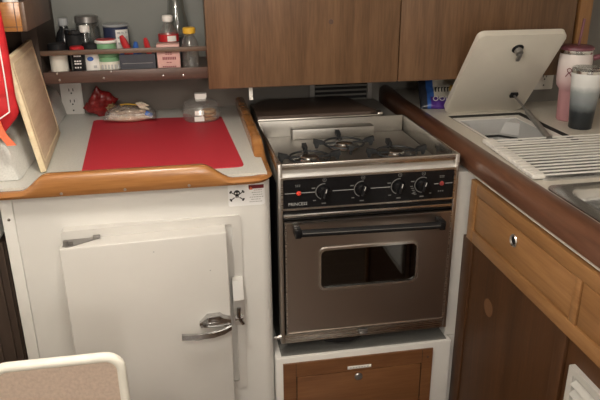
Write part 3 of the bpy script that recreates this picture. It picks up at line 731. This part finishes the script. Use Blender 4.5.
b=B(); text(b,'PRINCESS',.0125,XZ(.054,PY,.4485),.0003); obj('nameplate_lettering',b,GPRINT,cpn)
# strip between panel and door
b=B(); box(b,.0135,W-.0135,.004,.021,.400,.432); obj('gap_strip',b,BLACK,sv)
b=B(); box(b,.0135,W-.0135,-.004,.004,.409,.417,.001); obj('silver_strip',b,STEELX,sv,True)
# oven door
oz0,oz1,ox0,ox1=.036,.397,.016,.506
wx0,wx1,wz0,wz1=.118,.405,.182,.305
pw_,ph_=ox1-ox0,oz1-oz0
b=B()
xs=[ox0,wx0-.002,wx1+.002,ox1]; zs=[oz0,wz0-.002,wz1+.002,oz1]
t=B(); plate(t,xs,zs,{(1,1)},0,.024); bmesh.ops.transform(t,matrix=XZ(0,.016,0),verts=t.verts); merge(b,t)
od=obj('oven_door',b,STEELD,sv)
b=B(); prism(b,rrect(pw_,ph_,.004),.0025,XZ((ox0+ox1)/2,-.0082,(oz0+oz1)/2),rrect(pw_-.008,ph_-.008,.003)); obj('door_edge_trim',b,STEELX,od)
ww,wh=wx1-wx0,wz1-wz0
b=B(); prism(b,rrect(ww+.012,wh+.012,.020,6),.005,XZ((wx0+wx1)/2,-.0078,(wz0+wz1)/2),rrect(ww-.002,wh-.002,.015,6)); obj('window_frame',b,CHROME,od)
b=B(); prism(b,rrect(ww+.002,wh+.002,.004),.004,XZ((wx0+wx1)/2,-.003,(wz0+wz1)/2)); obj('window_pane',b,WINDOW,od)
b=B(); box(b,wx0-.02,wx1+.02,.018,.0215,wz0-.02,wz1+.02); obj('oven_cavity',b,BLACKM,od)
b=B()
for k in range(3): tube(b,[(wx0+.004,.006,wz0+.03+k*.035),(wx1-.004,.006,wz0+.03+k*.035)],.0012,6)
obj('oven_rack',b,GRAYM,od,True)
hz_=.379
b=B(); tube(b,[(.056,-.048,hz_),(.455,-.048,hz_-.008)],.0105,12); hd=obj('oven_handle',b,BLACKM,od,True)
for x,z in ((.047,hz_),(.464,hz_-.008)):
    b=B(); box(b,x-.009,x+.009,-.052,-.0085,z-.015,z+.012,.003); obj('handle_bracket',b,BLACK,hd,True)
b=B(); tube(b,[(.058,-.0585,hz_+.003),(.453,-.0585,hz_-.005)],.001,5); obj('handle_highlight_strip',b,GRAYM,hd)
# bottom rail, latch, pivot
b=B(); box(b,.0125,W-.0125,.0,.030,.0,.028,.001); obj('bottom_rail',b,STEELX,sv,True)
b=B(); box(b,.236,.266,-.008,-.0005,.012,.028,.002); box(b,.240,.262,-.014,-.008,.012,.017,.001); obj('door_catch',b,GRAYM,sv,True)
b=B(); loft(b,[[Vector((x,y,-.001)),Vector((x,y,-d)),Vector((x,y+.05,-d)),Vector((x,y+.05,-.001))] for x,y,d in ((.115,.03,.004),(.14,.02,.02),(.18,.015,.026),(.22,.015,.026),(.25,.02,.018),(.275,.03,.004))]); obj('gimbal_lock_plate',b,BLACKM,sv,True)
b=B(); tube(b,[(-.0195,.015,.014),(-.0002,.015,.014)],.005,10); tube(b,[(-.0055,.015,.014),(-.0002,.015,.014)],.008,10); obj('pivot_bolt',b,CHROME,sv,True)
b=B(); box(b,.02,.50,.11,.42,-.0475,-.0005); obj('shade_widened_foot',b,BLACKM,sv)  # stove foot, widened in black to darken the shaded gap below

# brown cover board behind the stove
cv=thing('stove_cover_board','dark brown board with light metal edge lying behind the stove','board',(.2,.65,.56))
b=B(); prism(b,[(.004,.508),(.405,.508),(.43,.53),(.405,.60),(.385,.74),(.37,.78),(.07,.78),(.03,.74),(.004,.66)],.012,Matrix.Translation((0,0,.564)),bev=.003); obj('board_panel',b,COVER,cv,True)
b=B(); box(b,.004,.425,.497,.5075,.556,.567,.002); box(b,.425,.445,.497,.545,.556,.574,.004); obj('metal_edge',b,STEELX,cv,True)
b=B(); box(b,.01,.50,.50,.80,.1205,.5555); struct(obj('trim_5',b,WALLGR))

# drawer under the stove
du=thing('drawer_unit','reddish teak drawer front with white label plate below the stove','drawer',(.24,0,FZ))
b=B(); prism(b,[(.004,FZ+.002),(.482,FZ+.002),(.482,-.071),(.004,-.071)],.006,XZ(0,-.0005,0),[(.044,FZ+.04),(.447,FZ+.04),(.447,-.120),(.044,-.120)]); fr=obj('face_frame',b,DRAWW,du)
obj('drawer_backing',box(B(),.043,.448,-.0008,-.0002,-.361,-.119),INK,du)
for x in (.0435,.4475): obj('frame_joint',box(B(),x-.0006,x+.0006,-.0068,-.0064,-.120,-.0712),INK,fr)
dd=obj('drawer',box(B(),.0468,.4442,-.007,-.0009,-.36,-.1228,.0015),DRAWW,du,True)
b=B(); box(b,.205,.281,-.009,-.0066,-.1125,-.102,.0008); lp=obj('label_plate',b,PLASTIC,fr,True)
b=B()
for i in range(7): box(b,.212+i*.009,.218+i*.009,-.0094,-.009,-.109,-.106)
obj('label_lettering',b,GPRINT,lp)
obj('drawer_lock',lathe(B(),[(0,.006),(.010,.005),(.013,.001),(.013,0)],M=XZ(.241,-.007,-.143),n=20),GRAYM,dd,True)
for z in (-.10,-.30):
    obj('wood_plug',lathe(B(),[(0,.0006),(.004,.0005),(.004,0)],M=XZ(.466,-.0065,z),n=10),DARKX,fr)

# ------------------------------------------------------------------ right: sink counter
KX=.565
sc=thing('sink_counter','cream right countertop with dark reddish wooden edge and open icebox hatch','countertop',(.9,0,.53))
hx0,hx1,hy0,hy1=.665,.940,.06,.455           # hatch opening
sx0,sx1,sy0,sy1=.645,1.02,-.86,-.318          # sink bowl opening
xs=[.602,sx0,hx0,hx1,sx1,1.595]; ys=[-1.1,sy0,sy1,-.240,.035,hy0,hy1,.598]
b=B(); plate(b,xs,ys,{(2,5),(1,1),(2,1),(3,1),(1,3),(2,3),(3,3)},.535,.560); box(b,.602,.999,.598,.949,.535,.56); obj('top_surface',b,LAM2,sc)
# wooden edge, rising and tapering at its far end
secs=[]
for i in range(41):
    y=-1.1+i*(.945+1.1)/40
    up=.010*smooth01((y-.70)/.2); sl=.012*smooth01((y-.75)/.2)
    prof=[(.551+sl,.512),(.549+sl,.530),(.552+sl,.552+up),(.558+sl,.562+up),(.570+sl,.5685+up),(.588,.5695+up),(.600,.567+up),(.6015,.535),(.6015,.512)]
    secs.append([Vector((x,y,z)) for x,z in prof])
obj('wooden_edge',loft(B(),secs),DARKW,sc,True,angle=.9)
obj('edge_strip',box(B(),.563,.6015,-1.1,.03,.497,.5115),LAM2,sc)
# hatch well: black gasket step, white lip and tapered liner
z1=.560
b=B(); plate(b,[hx0,hx0+.004,hx1-.028,hx1],[hy0,hy0+.02,hy1-.040,hy1],{(1,1)},.541,.5585); obj('hatch_gasket',b,GASKET,sc)
g0x,g1x,g0y,g1y=hx0+.004,hx1-.028,hy0+.02,hy1-.040
b=B(); plate(b,[g0x,g0x+.008,g1x-.028,g1x],[g0y,g0y+.01,g1y-.036,g1y],{(1,1)},.536,.5600); obj('hatch_lip',b,PLASTIC,sc)
def ring(x0,x1,y0,y1,c,z): return [Vector(p) for p in ((x0+c,y0,z),(x1-c,y0,z),(x1,y0+c,z),(x1,y1-c,z),(x1-c,y1,z),(x0+c,y1,z),(x0,y1-c,z),(x0,y0+c,z))]
a0,a1,b0,b1=g0x+.008,g1x-.028,g0y+.01,g1y-.036
b=B(); loft(b,[ring(a0,a1,b0,b1,.004,.5583),ring(a0+.003,a1-.003,b0+.003,b1-.003,.035,.548),ring(a0+.006,a1-.012,b0+.008,b1-.008,.045,.510),ring(a0+.010,a1-.022,b0+.010,b1-.020,.045,.508),ring(a0+.010,a1-.022,b0+.010,b1-.020,.045,.500),ring(a0+.02,a1-.04,b0+.02,b1-.045,.06,.30)],caps=False)
t=b.faces.new([v for v in sorted(b.verts,key=lambda v:v.co.z)[:8]]) if False else None
loft(b,[ring(a0+.02,a1-.04,b0+.02,b1-.045,.06,.301),ring(a0+.02,a1-.04,b0+.02,b1-.045,.06,.296)]); obj('hatch_liner',b,[LINER,GASKET],sc,fi=lambda p:1 if .5005<p.z<.5075 else 0)

# hatch lid with knob latch and gas strut
hl=thing('hatch_lid','raised cream icebox hatch lid with black knob, propped open by strut','lid',(.80,.47,.56))
o=Vector((.668,.492,.5605)); vv=Vector((0,-.247,.305)); LL=vv.length*.965; vv.normalize(); uu=Vector((1,-.03,0)).normalized()
ML=frame(o,uu,vv); LW=.290                         # local z = outward (towards the viewer side/down)
wn=ML.to_3x3()@Vector((0,0,1))
b=B(); t=rrect(LW,LL,.020,5); prism(b,[(p[0]+LW/2,p[1]+LL/2) for p in t],.022,ML@Matrix.Translation((0,0,-.022)),bev=.003); obj('lid_panel',b,LIDM,hl,True)
kx,ky=.146,.318
kb=obj('latch_ring',lathe(B(),[(0,.003),(.017,.003),(.019,0)],M=ML@Matrix.Translation((kx,ky,.0002)),n=24),BLACKM,hl,True)
b=B(); lathe(b,[(0,.02),(.012,.018),(.013,.004),(.010,0)],M=ML@Matrix.Translation((kx,ky,.003)),n=18); box(b,-.006,.006,-.024,.004,.016,.026,.002,M=ML@Matrix.Translation((kx+.002,ky-.004,.003))); obj('latch_knob',b,GRAYM,kb,True)
# strut
def P(px,py,pz): return ML@Vector((px,py,pz))
s0=P(.224,.092,.006); s1=Vector((.838,.082,.5690))
b=B(); box(b,-.013,.013,-.010,.010,0,.010,.002,M=ML@Matrix.Translation((.224,.092,.0002))); obj('strut_bracket',b,BLACKM,hl,True)
mid=s0.lerp(s1,.42)
b=B(); tube(b,[s0,mid],.004,10); sr=obj('strut_rod',b,GRAYM,hl,True)
b=B(); tube(b,[mid,s1],.009,12); obj('strut_cylinder',b,GRAYM,sr,True)

# drying rack of white rods across the sink
rk=thing('drying_rack','roll-up drying rack of white rods lying across the sink counter','rack',(.85,-.09,.5605))
NR=14
for i in range(NR):
    y=.088-i*(.088+.232)/(NR-1); x0=.640-.0015*i+.001
    b=B(); tube(b,[(x0,y,.5705),(1.14,y,.5705)],.0025,8); obj('rod',b,PLASTIC,rk,True)
for x0,x1 in ((.630,.664),(1.12,1.15)):
    b=B()
    for i in range(NR):
        y=.088-i*(.088+.232)/(NR-1); xx=-.0016*i if x0<.7 else 0
        box(b,x0+xx,x1+xx,y-.0105,y+.0105,.5637,.5755,.003)
    obj('silicone_end_strip',b,PLASTIC,rk,True)

# sink
sk=thing('sink','stainless steel sink basin set in the right countertop','sink',(.83,-.58,.38))
def rr3(cx,cy,w,h,r,z,n=6): return [Vector((cx+p[0],cy+p[1],z)) for p in rrect(w,h,r,n)]
cx,cy=(sx0+sx1)/2,(sy0+sy1)/2; w,h=sx1-sx0,sy1-sy0
b=B(); loft(b,[rr3(cx,cy-.01,w+.066,h+.086,.03,.5605),rr3(cx,cy-.01,w+.064,h+.084,.03,.5635),rr3(cx,cy,w-.004,h-.004,.045,.5640),rr3(cx,cy,w-.014,h-.014,.045,.560),rr3(cx,cy,w-.024,h-.024,.05,.53),rr3(cx,cy,w-.045,h-.045,.06,.40),rr3(cx,cy,w-.09,h-.09,.06,.385)],caps=False)
t=bmesh.new(); vs=[t.verts.new(p) for p in rr3(cx,cy,w-.09,h-.09,.06,.385)]; t.faces.new(vs); merge(b,t)
cy2,h2=(-.240+.035)/2,.275
loft(b,[rr3(cx,cy2,w+.030,h2+.020,.03,.5605),rr3(cx,cy2,w+.028,h2+.018,.03,.5625),rr3(cx,cy2,w-.004,h2-.004,.045,.5630),rr3(cx,cy2,w-.014,h2-.014,.045,.558),rr3(cx,cy2,w-.03,h2-.03,.05,.52),rr3(cx,cy2,w-.05,h2-.05,.06,.36)],caps=False)
t=bmesh.new(); vs=[t.verts.new(p) for p in rr3(cx,cy2,w-.05,h2-.05,.06,.36)]; t.faces.new(vs); merge(b,t)
obj('basin',b,SINKM,sk,True,angle=.9)
obj('drain',lathe(B(),[(.018,.0),(.035,.0),(.037,.003),(.030,.004),(.018,.001)],(cx,cy,.3855),n=20),CHROME,sk,True)

# sink cabinet
kc=thing('sink_cabinet','golden teak cabinet with drawers under the sink counter at right','cabinet',(.9,-.5,FZ))
def YZ(x,y,z): return frame((x,y,z),(0,-1,0),(0,0,1))    # local x -> -y, local z -> -x (towards the aisle)
ytop,ybot=.005,-1.09
b=B()
for y0,y1,z0,z1 in ((.008,-.030,.300,.484),(-.030,-1.09,.448,.484),(-.530,-.553,.338,.448),(-.030,-1.09,.300,.338),(-1.06,-1.09,FZ,.448)):
    box(b,KX,KX+.02,y1,y0,z0,z1,.0012)
ff=obj('face_frame',b,GOLDW,kc,True)
d1=obj('drawer',box(B(),KX+.003,KX+.019,-.5265,-.034,.342,.444,.002),GOLDW,kc,True)
d2=obj('drawer',box(B(),KX+.003,KX+.019,-1.055,-.5565,.3415,.4445,.002),GOLDW,kc,True)
for d_,y in ((d1,-.262),(d2,-.80)):
    rg=obj('ring_pull',lathe(B(),[(.011,0),(.016,0),(.0175,.003),(.015,.006),(.011,.004)],M=YZ(KX+.003,y,.410),n=24),CHROME,d_,True)
    obj('pull_recess',lathe(B(),[(0,.0015),(.011,.0015),(.011,0)],M=YZ(KX+.003,y,.410),n=20),INK,rg,True)
obj('panel_stile',box(B(),KX+.001,KX+.019,-.030,.0295,FZ+.002,.2995,.001),PANELW,kc,True)
pn=obj('lower_panel',box(B(),KX+.006,KX+.019,-.488,-.032,FZ+.002,.298),PANELW,kc)
obj('panel_stile',box(B(),KX+.002,KX+.019,-.530,-.490,FZ+.002,.298,.001),PANELW,kc,True)
obj('round_stain',lathe(B(),[(0,.0004),(.026,.0003),(.026,0)],M=YZ(KX+.006,-.16,.155),n=24),wood('worn_teak',(.12,.055,.022),(.18,.08,.032),'z',14,.5,.1),pn)
obj('lower_panel',box(B(),KX+.010,KX+.019,-1.058,-.532,FZ+.002,.298),PANELW,kc)
obj('side_panel',box(B(),KX+.0205,1.59,-1.09,.028,FZ,.497),PANELW,kc) if False else None
obj('gap_shade_backing',box(B(),KX+.0205,KX+.03,-1.09,.010,FZ,.496),BLACKM,kc)  # black board puts shade into the gaps around the drawers
# louvre vent
lv=thing('louver_vent','white louvred vent grille set low in the right cabinet','vent',(KX,-.68,.10))
vy0,vy1,vz0,vz1=-.562,-.84,-.10,.247
b=B(); vwd,vht=vy0-vy1,vz1-vz0
prism(b,rrect(vwd,vht,.004),.012,YZ(KX+.0098,(vy0+vy1)/2,(vz0+vz1)/2),rrect(vwd-.036,vht-.036,.003)); obj('vent_frame',b,VENTM,lv)
for i in range(12):
    z=vz0+.035+i*(vht-.07)/11
    obj('louver_slat',box(B(),-.0085,.0085,vy1+.0185,vy0-.0185,-.0009,.0009,M=Matrix.Translation((KX+.0015,0,z))@Matrix.Rotation(math.radians(-38),4,'Y')),VENTM,lv)
obj('vent_backing',box(B(),KX+.0086,KX+.0096,vy1+.02,vy0-.02,vz0+.02,vz1-.02),BLACKM,lv)

# ------------------------------------------------------------------ tumblers
tx,ty,tz=1.040,.318,.5605
t1=thing('tumbler','tall pink and white ombre tumbler with maroon lid and straw on right counter','tumbler',(tx,ty,tz),'tumblers on the right counter')
bd=obj('tumbler_body',lathe(B(),[(0,0),(.034,0),(.037,.004),(.039,.095),(.040,.105),(.050,.118),(.0525,.135),(.0525,.203),(.050,.222),(0,.222)],(tx,ty,tz),n=40),PINKB,t1,True)
obj('metal_collar',lathe(B(),[(0,.2223),(.0497,.2223),(.0505,.224),(.0505,.234),(0,.234)],(tx,ty,tz),n=40),CHROME,t1,True)
ld=obj('tumbler_lid',lathe(B(),[(0,.2343),(.051,.2343),(.053,.237),(.052,.243),(.045,.247),(0,.247)],(tx,ty,tz),n=40),MAROON,t1,True)
obj('straw',tube(B(),[(tx+.010,ty+.01,tz+.2465),(tx+.018,ty+.01,tz+.33)],.0042,10),MAROON,ld,True)
obj('handle',tube(B(),[(tx+.044,ty-.028,tz+.208),(tx+.060,ty-.036,tz+.214),(tx+.080,ty-.046,tz+.204),(tx+.088,ty-.050,tz+.18),(tx+.084,ty-.048,tz+.14),(tx+.066,ty-.038,tz+.118),(tx+.044,ty-.028,tz+.12)],.009,10),MAROON,t1,True)
Mx=frame((tx-.0526*.74,ty-.0526*.67,tz+.166),(.67,-.74,0),(0,0,1))
b=B(); tube(b,[Mx@Vector(p)*1 for p in ((-.010,-.014,.001),(-.003,-.004,.001),(.006,.004,.001),(.007,.010,.001),(0,.014,.001),(-.007,.010,.001),(-.006,.004,.001),(.003,-.004,.001),(.010,-.014,.001))],.0014,5)
obj('emblem',b,PINKINK,bd)
ux,uy=1.020,.212
t2=thing('tumbler','white to dark grey ombre tumbler in front of the pink one','tumbler',(ux,uy,tz),'tumblers on the right counter')
obj('tumbler_body',lathe(B(),[(0,0),(.034,0),(.036,.003),(.0375,.04),(.046,.152),(.0475,.174),(.0465,.177),(0,.177)],(ux,uy,tz),n=40),GREYB,t2,True)
obj('metal_rim',lathe(B(),[(0,.1772),(.0468,.1772),(.0470,.186),(0,.186)],(ux,uy,tz),n=40),CHROME,t2,True)
obj('clear_lid',lathe(B(),[(0,.1863),(.0475,.1863),(.048,.192),(.043,.195),(.040,.190),(0,.190)],(ux,uy,tz),n=40),CLEARJ,t2,True)

# ------------------------------------------------------------------ snack bag at the far end of right counter
sb=thing('snack_bag','white and purple printed snack bag lying behind the stove on right counter','bag',(.74,.70,.5605))
Mb=Matrix.Translation((.736,.640,.624))@Matrix.Rotation(math.radians(-12),4,'Z')@Matrix.Rotation(math.radians(34),4,'X')
BA,BB,BH=.110,.115,.028
def bagfi(p):
    q=Mb.inverted()@p
    u,v=q.x/BA,q.y/BB
    if u<-.78: return 3
    if v<-.70-.14*u: return 2 if u<-.66 else 1
    if u<-.52 and v<.25: return 2
    if ((u-.25)/.28)**2+((v+.36)/.22)**2<1: return 4
    if u>.86: return 5
    return 0
b=B(); pillow(b,Mb,BA,BB,BH,seed=12,wr=.003,n=52,m=40)
for v_ in b.verts: v_.co.z=max(v_.co.z,.5608)
sbb=obj('bag_body',b,[WHITEF,PURPLE,BLUE,DKF,YELF,mat('brown_print',(.30,.12,.05),.4,var=.3)],sb,True,angle=2,fi=bagfi)
def on_bag(b):
    for v_ in b.verts:
        u,v=v_.co.x/BA,v_.co.y/BB
        q=max(0,1-abs(u)**3.2)**.5*max(0,1-abs(v)**3.2)**.5
        v_.co.z+=BH*q+.0035
    bmesh.ops.transform(b,matrix=Mb,verts=b.verts); return b
b=B(); text(b,'OOI',.028,Matrix.Translation((-.040,-.086,0)),.0003); bmesh.ops.subdivide_edges(b,edges=b.edges,cuts=1)
obj('white_lettering',on_bag(b),WPRINT,sbb)
b=B()
for i in range(5): box(b,-.055+i*.011,-.051+i*.011,-.056,-.034,0,.0004); box(b,-.055+i*.011,-.047+i*.011,-.039,-.034,0,.0004)
obj('black_lettering',on_bag(b),INK,sbb)

# ------------------------------------------------------------------ padded seat back in the near left corner
st_=thing('padded_seat','beige textured padded seat back with white piping, near left corner','seat',(-.50,-.5,FZ))
PW,PH=.248,.44
Mp=frame((-.517,-.50,.345-PH/2),(1,0,0),(0,0,1))
b=B(); prism(b,rrect(PW-.004,PH-.004,.030,7),.014,Mp@Matrix.Translation((0,0,-.014))); pad=obj('back_pad',b,VINYL,st_,True)
b=B(); loop=[Mp@Vector((p[0],p[1],-.007)) for p in rrect(PW-.004,PH-.004,.030,7)]; tube(b,loop,.0105,12,closed=True); obj('piping',b,PIPING,pad,True)
for x in (-.61,-.425):
    b=B(); tube(b,[(x,-.49,FZ),(x,-.485,-.08)],.011,10); obj('leg',b,GRAYM,st_,True)

# ------------------------------------------------------------------ cabin lamps on the ceiling
def lamp(x,y,power,label,size=.22,col=(1,.93,.84)):
    t=thing('ceiling_lamp',label,'lamp',(x,y,CZ),'ceiling lamps')
    obj('lamp_base',lathe(B(),[(0,0),(.10,0),(.10,-.015),(0,-.015)],(x,y,CZ-.0005),n=28),PLASTIC,t,True)
    obj('lamp_diffuser',lathe(B(),[(.09,-.0155),(.085,-.035),(.05,-.048),(0,-.05)],(x,y,CZ-.0005),n=28),LAMPE,t,True)
    l=bpy.data.lights.new('cabin_light','POINT'); l.shadow_soft_size=size; l.energy=power; l.color=col
    o=bpy.data.objects.new('cabin_light',l); COL.objects.link(o); o.location=(x,y,CZ-.06-size); 
lamp(-.55,-1.45,11,'round white ceiling lamp behind the camera, over the seat',.12)
lamp(-.36,-.55,10,'round white ceiling lamp over the icebox',.08)
lamp(.45,-2.4,4,'added ceiling lamp for fill at the far end of the cabin',.12)  # unseen lamp added for ambient fill

Ml=frame((-.05,-3.0,1.05),(-1,0,0),(0,0,1))
struct(obj('added_fill_fixture',lathe(B(),[(0,0),(.09,0),(.09,.015),(.078,.016),(.07,.04),(.04,.05),(0,.052)],M=Ml@Matrix.Translation((0,0,.0005)),n=28),LAMPE,smooth=True))  # unseen fixture added to go with the low fill light
l=bpy.data.lights.new('added_fill_light','POINT'); l.shadow_soft_size=.1; l.energy=15; l.color=(1,.94,.86)  # low fill added to reach under the wall cabinet
o=bpy.data.objects.new('added_fill_light',l); COL.objects.link(o); o.location=(-.05,-2.82,1.05)
w=bpy.data.worlds.new('world'); S.world=w; w.use_nodes=True
w.node_tree.nodes['Background'].inputs[0].default_value=(.5,.45,.4,1); w.node_tree.nodes['Background'].inputs[1].default_value=.1

# ------------------------------------------------------------------ camera
a,p,r=0.1709,0.3663,0.0082
cya,sya=math.cos(a),math.sin(a)
fwd=Vector((sya*math.cos(p),cya*math.cos(p),-math.sin(p))); rt=Vector((cya,-sya,0)); dn=fwd.cross(rt)
right=rt*math.cos(r)+dn*math.sin(r); down=dn*math.cos(r)-rt*math.sin(r)
cam=bpy.data.cameras.new('camera'); cam.sensor_width=36; cam.lens=1.0733*36; cam.clip_start=.02
co=bpy.data.objects.new('camera',cam); COL.objects.link(co)
M=Matrix((right,-down,-fwd)).transposed().to_4x4(); M.translation=(-.2216,-1.6369,1.0961); co.matrix_world=M
S.camera=co
S.view_settings.view_transform='Standard'; S.view_settings.look='None'; S.view_settings.gamma=1; S.view_settings.use_curve_mapping=False
S.view_settings.exposure=.9
